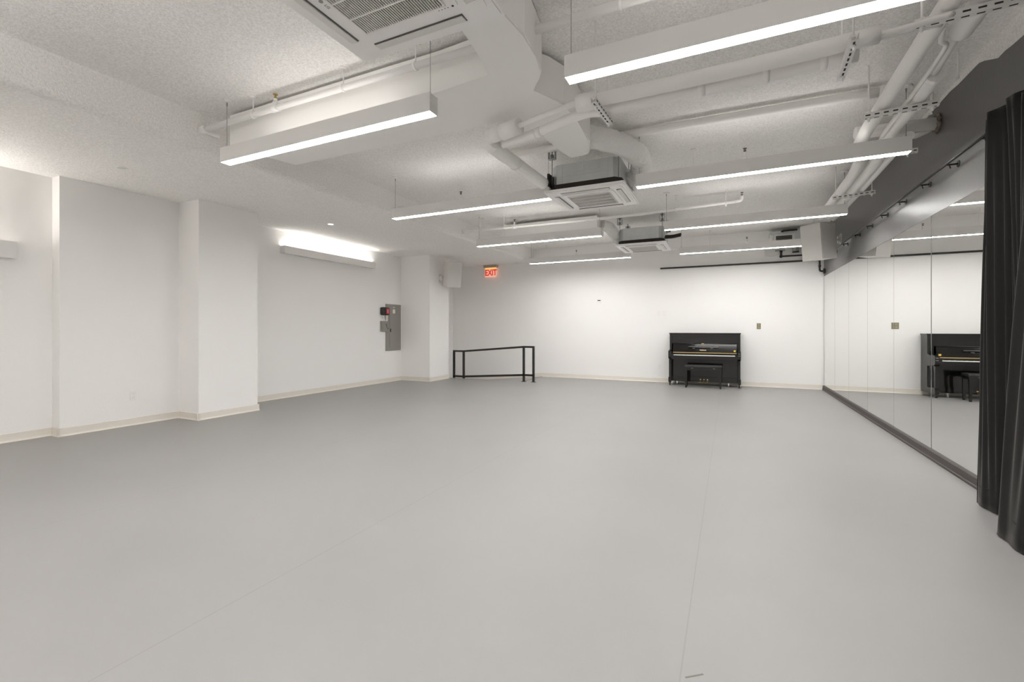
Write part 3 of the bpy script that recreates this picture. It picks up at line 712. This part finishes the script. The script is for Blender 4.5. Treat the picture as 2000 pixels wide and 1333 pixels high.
slopebar((XP[1], yr, zr), (XP[2], yl, zl), 'top_rail'); slopebar((XP[1], yr, .165), (XP[2], yl, .045), 'lower_rail')

# ------------------------------------------------------------------ upright piano
PX0, PX1 = -1.272, .222; PXC = (PX0+PX1)/2
t = thing('upright_piano', 'black lacquered upright piano against the back wall', 'piano', (PXC, 11.5, 0))
YK = 11.16                                   # front of key bed
YU = 11.40                                   # front of upper case
YP = 11.72                                   # back
P = M['piano']
def pb(name, *a, m=P, bevel=0, parent=None):
    mb = MB(); mb.bx(*a, bevel=bevel); return mb.build(name, m, parent or t)
pb('top_lid', PX0-.012, PX1+.012, YU-.015, YP, 1.185, 1.21, bevel=.006)
pb('side_panel', PX0, PX0+.045, YU-.005, YP-.005, .075, 1.1845)
pb('side_panel', PX1-.045, PX1, YU-.005, YP-.005, .075, 1.1845)
pb('upper_panel', PX0+.0455, PX1-.0455, YU+.03, YU+.06, .965, 1.1845)
pb('lower_panel', PX0+.0455, PX1-.0455, YU+.02, YU+.05, .20, .60)
pb('bottom_rail', PX0+.0455, PX1-.0455, YU+.0, YU+.06, .085, .199)
pb('back_board', PX0+.0455, PX1-.0455, YP-.06, YP-.01, .085, 1.1845)
# key bed, cheek arms, key slip
pb('key_bed', PX0+.06, PX1-.06, YK+.02, YU+.0, .60, .655, bevel=.004)
for x0, x1 in ((PX0-.006, PX0+.06), (PX1-.06, PX1+.006)):
    mb = MB(); mb.prism([(YU-.0055, .60), (YU-.0055, .82), (YU-.06, .82), (YK+.02, .795), (YK, .78), (YK, .66), (YK+.02, .625), (YK+.09, .60)], x0, x1, axis='X')
    mb.build('key_arm', P, t)
pb('key_slip', PX0+.0605, PX1-.0605, YK+.005, YK+.019, .605, .695, bevel=.003)
pb('key_block', PX0+.0605, PX0+.105, YK+.0195, YU-.09, .656, .735); pb('key_block', PX1-.105, PX1-.0605, YK+.0195, YU-.09, .656, .735)
# keys
mb = MB(); kx0, kx1 = PX0+.108, PX1-.108; nk = 52; kw = (kx1-kx0)/nk
for i in range(nk): mb.bx(kx0+i*kw+.0006, kx0+(i+1)*kw-.0006, YK+.0205, YK+.165, .690, .712)
mb.build('white_keys', M['ivory'], t)
mb = MB()
for i in range(nk-1):
    if i % 7 in (0, 2, 3, 5, 6): mb.bx(kx0+(i+1)*kw-.0055, kx0+(i+1)*kw+.0055, YK+.07, YK+.165, .7125, .723)
mb.build('black_keys', M['piano'], t)
# open fallboard leaning back with hinge, name and music shelf
fx0, fx1 = PX0+.075, PX1-.075
def lean(name, y0, z0, y1, z1, th, m, x0=fx0, x1=fx1, parent=None):
    d = Vector((0, y1-y0, z1-z0)).normalized(); n = Vector((0, d.z, -d.y))
    mb = MB()
    A = [(y0, z0), (y1, z1), (y1+n.y*th, z1+n.z*th), (y0+n.y*th, z0+n.z*th)]
    mb.prism(A, x0, x1, axis='X'); return mb.build(name, m, parent or t)
fall = lean('fallboard', YK+.175, .765, YK+.225, .955, .018, P)
mb = MB(); mb.cyl((fx0, YK+.222, .966), (fx1, YK+.222, .966), .011, 20); mb.bx(fx0, fx1, YK+.222, YK+.26, .9555, .977); mb.build('fallboard_lip', P, t)
mb = MB(); mb.bx(fx0, fx1, YK+.155, YK+.174, .752, .764); mb.build('hinge', M['brass'], t)
pb('key_rail', fx0, fx1, YK+.168, YK+.19, .724, .7515, m=M['black'])
ms = lean('music_shelf', YK+.188, .868, YK+.199, .905, -.030, M['piano'], PXC-.33, PXC+.30)
mb = MB(); mb.bx(PXC-.33, PXC+.30, YK+.150, YK+.1575, .893, .899); mb.build('shelf_edge', M['steel'], ms)
mb = MB(); mb.bx(PXC-.24, PXC-.19, YK+.165, YK+.186, .855, .863); mb.bx(PXC+.14, PXC+.19, YK+.165, YK+.186, .855, .863); mb.build('shelf_hinges', M['steel'], ms)
text('brand_lettering', 'YAMAHA', .034, axes((PXC-.02, YK+.1795, .815), (1, 0, 0), (0, .254, .967)), M['gold'], fall, .001, bold=.0008)
pb('lock_plate', PXC-.05, PXC+.0, YK+.2095, YK+.2105, .957, .974, m=M['brass'])
pb('yellow_tag', PX1-.135, PX1-.095, YK+.160, YK+.172, .79, .825, m=M['yellow'], bevel=.003)
for z_ in (.755, .80): pb('arm_trim', PX1-.045, PX1-.005, YK-.0035, YK-.0005, z_ - .05, z_ - .042, m=M['steel'])
# legs and toe blocks
for x in (PX0+.005, PX1-.055):
    mb = MB()
    prof = [(YK+.03, .19), (YK+.075, .19), (YK+.085, .50), (YK+.12, .598), (YK+.02, .598), (YK+.035, .50)]
    mb.prism(prof, x, x+.05, axis='X'); mb.build('leg', P, t)
for x in (PX0-.006, PX1-.056):
    mb = MB(); mb.prism([(YK+.005, .075), (YK+.005, .14), (YK+.03, .19), (YU-.006, .19), (YU-.006, .075)], x, x+.062, axis='X'); mb.build('toe_block', P, t)
for x in (PX0+.025, PX1-.025):
    mb = MB(); mb.cyl((x-.012, YK+.05, .026), (x+.012, YK+.05, .026), .026, 16); mb.bx(x-.016, x+.016, YK+.035, YK+.075, .045, .0745); mb.build('caster', M['black'], t)
for x in (PX0+.085, PX0+.165, PX1-.24):
    mb = MB(); mb.cyl((x-.014, YU-.02, .033), (x+.014, YU-.02, .033), .033, 18); mb.bx(x-.018, x+.018, YU-.035, YU+.01, .055, .084); mb.build('caster', M['caster'], t)
for x in (PXC-.075, PXC, PXC+.075):
    mb = MB(); mb.tube(spline([(x, YU-.0, .105), (x, YU-.06, .10), (x, YU-.12, .085)], 4), [.007]*4+[.009]*3+[.012]*2, 10)
    mb.build('pedal', M['brass'], t)
    mb = MB(); mb.bx(x-.012, x+.012, YU-.006, YU-.0005, .13, .15); mb.build('pedal_plate', M['brass'], t)

# bench
BX0, BX1, BY0, BY1 = -.905, -.14, 10.86, 11.18
t = thing('piano_bench', 'black padded piano bench in front of the piano', 'bench', ((BX0+BX1)/2, (BY0+BY1)/2, 0))
mb = MB(); mb.box(((BX0+BX1)/2, (BY0+BY1)/2, .475), (BX1-BX0, BY1-BY0, .05), bevel=.016, seg=3); mb.build('seat', M['leather'], t)
mb = MB(); mb.bx(BX0+.035, BX1-.035, BY0+.028, BY1-.028, .385, .4495); mb.build('apron', M['piano'], t)
for x in (BX0+.035, BX1-.035):
    for y_ in (BY0+.033, BY1-.033):
        mb = MB(); mb.tube([(x, y_, .449), (x, y_, .2), (x, y_, 0)], [.033, .029, .024], 4)
        for f_ in mb.bm.faces: f_.smooth = False
        bmesh.ops.rotate(mb.bm, cent=(x, y_, 0), matrix=Matrix.Rotation(PI/4, 3, 'Z'), verts=mb.bm.verts)
        mb.build('leg', M['piano'], t)
mb = MB()
for x in (BX0+.16, BX1-.16): mb.bx(x-.02, x+.02, BY0+.022, BY0+.0275, .430, .436)
mb.build('hinges', M['steel'], t)

# ------------------------------------------------------------------ curtain track and curtains
t = thing('curtain_rail', 'black curtain rail on brackets along the black wall and back wall', 'curtain rail', (1.74, 8.0, 2.75))
mb = MB(); mb.tube([(1.74, 2.9, 2.755), (1.74, 11.55, 2.755)], .0105, 12); mb.build('rail', M['black'], t)
mb = MB(); mb.bx(-1.528, 1.73, YB-.045, YB-.012, 2.765, 2.80); mb.build('wall_track', M['black'], t)
for yb in (3.5, 4.10, 4.72, 5.35, 5.99, 6.68, 7.36, 8.04, 8.72, 9.54, 10.4):
    mb = MB(); mb.cyl((1.74, yb, 2.755), (XR, yb, 2.755), .008, 8); mb.tube([(XR-.006, yb, 2.755), (XR, yb, 2.755)], .03, 14); mb.cyl((1.765, yb, 2.755), (1.775, yb, 2.72), .005, 8)
    mb.build('bracket', M['black'], t)

def curtain(label, path, ztop, amp_top, loc):
    """path: list of (x, y) at the hem; the head line is straighter and sits under the rail"""
    t = thing('stage_curtain', label, 'curtain', loc, 0, 'black velvet curtains')
    head, hem = path
    n = len(hem); rows = 36; mb = MB(); V = []
    for r in range(rows+1):
        k = r/rows; z = ztop(k)
        row = []
        for i in range(n):
            e = min(1, (1-k)*1.0); e = e**.8
            x = head[i][0]*(1-e) + hem[i][0]*e; y = head[i][1]*(1-e) + hem[i][1]*e
            bul = math.sin(k*PI)*.012*math.sin(i*.55+1.3*k)
            zz = .012 + (z-.012)
            row.append(mb.bm.verts.new((x+bul, y, zz + (head_drop(i/(n-1)) if r == rows else head_drop(i/(n-1))*k**6))))
        V.append(row)
    for r in range(rows):
        for i in range(n-1):
            f_ = mb.bm.faces.new((V[r][i], V[r][i+1], V[r+1][i+1], V[r+1][i])); f_.smooth = True
    o = mb.build('drape', M['velvet'], t)
    md = o.modifiers.new('thick', 'SOLIDIFY'); md.thickness = .006; md.offset = 0
    # stitched hem line
    mb = MB(); zz = .155
    e = (1-(zz/2.8))**.8
    pts = [(head[i][0]*(1-e)+hem[i][0]*e, head[i][1]*(1-e)+hem[i][1]*e, zz) for i in range(n)]
    for sgn in (-1, 1):
        pp = []
        for i, p in enumerate(pts):
            a = Vector(pts[max(i-1, 0)]); b = Vector(pts[min(i+1, n-1)]); d = (b-a).normalized(); nn = Vector((-d.y, d.x, 0))
            pp.append(Vector(p)+nn*.0035*sgn)
        mb.tube(pp, .0018, 5)
    mb.build('hem_stitching', M['thread'], t)
    return t
def head_drop(u): return 0.0
def folds(y0, y1, x0, x1, n, folds_, amp, ph=0.0, yamp=.0):
    out = []
    for i in range(n):
        u = i/(n-1); w = 2*PI*folds_*u + ph
        out.append((x0+(x1-x0)*u + amp*math.sin(w) + amp*.25*math.sin(2.3*w+1), y0+(y1-y0)*u + yamp*math.cos(w)))
    return out
n = 150
def gather(ctrl, amp, k, ph):
    P_ = spline([(a, b, 0) for a, b in ctrl], 24); m_ = len(P_); out = []
    for i in range(n):
        q = P_[int(round(i/(n-1)*(m_-1)))]
        out.append((q.x + amp*math.sin(2*PI*k*i/(n-1)+ph), q.y))
    return out
curtain('black velvet curtain with its free edge against the mirror, farther of the two panels',
        (folds(4.53, 3.80, 1.685, 1.70, n, 3.2, .030, .3), gather([(1.652, 4.535), (1.645, 4.44), (1.660, 4.34), (1.700, 4.26), (1.75, 4.20), (1.755, 4.13), (1.70, 4.06), (1.66, 3.99), (1.70, 3.90), (1.75, 3.84)], .004, 6, .4)),
        lambda k: .012 + 2.815*k, .03, (1.69, 4.2, 0))
curtain('black velvet curtain at the right edge of the photo, nearer of the two panels',
        (folds(4.07, 2.95, 1.735, 1.72, n, 4.2, .030, -1.2), gather([(1.63, 3.985), (1.56, 3.955), (1.518, 3.90), (1.514, 3.78), (1.508, 3.64), (1.545, 3.53), (1.61, 3.46), (1.57, 3.35), (1.51, 3.24), (1.53, 3.10), (1.60, 3.0), (1.55, 2.85)], .004, 8, .2)),
        lambda k: .012 + 2.80*k, .03, (1.58, 3.4, 0))

# ------------------------------------------------------------------ equipment at the back right, black pipes
t = thing('fan_unit', 'old grey fan unit with dark louvre high in the back right corner', 'ventilation unit', (1.1, 11.6, 2.94))
mb = MB(); mb.bx(.80, 1.50, 11.46, YB-.002, 3.06, 3.42, bevel=.006); mb.build('casing', M['galv'], t)
mb = MB(); mb.bx(.88, 1.26, 11.42, 11.4595, 3.13, 3.345); mb.build('louvre_frame', M['vane'], t)
mb = MB(); mb.bx(.91, 1.21, 11.405, 11.4195, 3.15, 3.305); mb.build('louvre_opening', M['dark'], t)
mb = MB()
for k in range(4): mb.bx(.91, 1.21, 11.398, 11.4045, 3.165+.035*k, 3.177+.035*k)
mb.build('louvre_blades', M['grey_dark'], t)
mb = MB(); mb.prism([(.73, 3.03), (.80, 3.03), (.86, 3.33), (.80, 3.35)], 11.44, 11.50, axis='Y'); mb.build('torn_wrap', M['flex'], t)
mb = MB(); mb.bx(.72, 1.50, 11.60, YB-.002, 2.925, 3.0595); mb.build('drain_pan', M['vane'], t)
mb = MB(); mb.bx(.90, 1.11, 11.595, 11.5995, 3.0, 3.035); lb = mb.build('label_plate', M['paper'], t)
mb = MB()
for a in ((.91, .94), (.945, .965), (.975, 1.04), (1.05, 1.075), (1.08, 1.10)): mb.bx(a[0], a[1], 11.593, 11.5948, 3.006, 3.029)
mb.build('printed_marks', M['grey_dark'], lb)
mb = MB(); mb.tube(spline([(1.28, 11.55, 3.10), (1.29, 11.53, 3.02), (1.29, 11.53, 2.97)], 4), .062, 16); mb.build('outlet_spout', M['grey_paint'], t)
mb = MB(); mb.tube([(1.29, 11.53, 2.97), (1.29, 11.53, 2.945)], .066, 16); mb.build('spout_collar', M['black'], t)
mb = MB(); mb.tube(spline([(1.02, 11.38, 3.38), (1.06, 11.38, 3.405), (1.30, 11.38, 3.41)], 4), .02, 10); mb.build('handle_bar', M['black'], t)
t = thing('black_pipe', 'black pipe with elbows below the old fan unit', 'pipe', (1.2, 11.68, 2.87))
mb = MB(); mb.tube([(1.02, 11.565, 2.885), (1.66, 11.565, 2.885)], .018, 12); mb.tube([(1.02, 11.565, 2.872), (1.02, 11.565, 2.99)], .022, 12); mb.sphere((1.02, 11.565, 2.885), .034); mb.sphere((1.02, 11.565, 2.99), .03)
mb.tube([(1.66, 11.565, 2.885), (1.66, YB, 2.885)], .018, 12); mb.sphere((1.66, 11.565, 2.885), .03)
mb.build('pipe_run', M['black'], t)
t = thing('black_pipe', 'black vertical pipe with elbow and round flange at the mirror corner', 'pipe', (1.745, 11.62, 2.55))
mb = MB(); mb.tube(spline([(1.735, 11.62, 2.84), (1.735, 11.62, 2.60), (1.74, 11.62, 2.55), (1.765, 11.62, 2.53), (XR, 11.62, 2.53)], 4), .019, 12); mb.tube([(1.735, 11.62, 2.62), (1.735, 11.62, 2.66)], .026, 12)
mb.build('pipe_run', M['black'], t)
mb = MB(); mb.tube([(XR-.03, 11.62, 2.53), (XR, 11.62, 2.53)], .055, 18); mb.build('flange', M['black'], t)

# scuff mark on the floor at the very front
mb = MB(); mb.box((-.118, 1.835, .0006), (.075, .006, .0008), rot=Matrix.Rotation(math.radians(38), 3, 'Z'))
tag(mb.build('scuff_mark', M['grey_dark']), 'short dark scuff on the grey floor at the bottom edge', 'mark')

# ------------------------------------------------------------------ lamps for unseen pendant rows behind the viewer, plus added ceiling fill
def area(name, loc, sx, sy, power, rot=(0, 0, 0)):
    l = bpy.data.lights.new(name, 'AREA'); l.shape = 'RECTANGLE'; l.size = sx; l.size_y = sy; l.energy = power
    l.color = (1, .985, .962); o = bpy.data.objects.new(name, l); o.location = loc; o.rotation_euler = rot; C.objects.link(o); return o
for y_ in (.36, -2.12, -4.5):
    for x_ in (XL, XRt): area('rear_pendant_lamp', (x_, y_, LZ), LL, LW, 6.5); area('rear_ceiling_fill', (x_, y_, LZ+LH), LL, LW, 6.5, (PI, 0, 0))  # the upward lamps are added fill, bounced off the ceiling

# ------------------------------------------------------------------ world, camera, view
w = bpy.data.worlds.new('World'); bpy.context.scene.world = w; w.use_nodes = True
w.node_tree.nodes['Background'].inputs[0].default_value = (.9, .9, .9, 1)
w.node_tree.nodes['Background'].inputs[1].default_value = 0.0
cam = bpy.data.cameras.new('Camera'); co = bpy.data.objects.new('Camera', cam); C.objects.link(co)
F = 897.0
cam.sensor_fit = 'HORIZONTAL'; cam.sensor_width = 36.0; cam.lens = F/2000*36.0
cam.shift_y = -(666.5-644)/2000
cam.clip_start = .05; cam.clip_end = 60
co.location = (0, 0, 1.29); co.rotation_euler = (PI/2, 0, math.atan2(424.5, F))
sc = bpy.context.scene; sc.camera = co
sc.view_settings.view_transform = 'Standard'; sc.view_settings.look = 'None'
sc.view_settings.gamma = 1; sc.view_settings.use_curve_mapping = False
sc.view_settings.exposure = 1.88
sc.cycles.max_bounces = 11; sc.cycles.diffuse_bounces = 7; sc.cycles.glossy_bounces = 6
sc.cycles.sample_clamp_indirect = 8.0
sc.cycles.use_denoising = True
sc.cycles.use_adaptive_sampling = True; sc.cycles.adaptive_threshold = .015
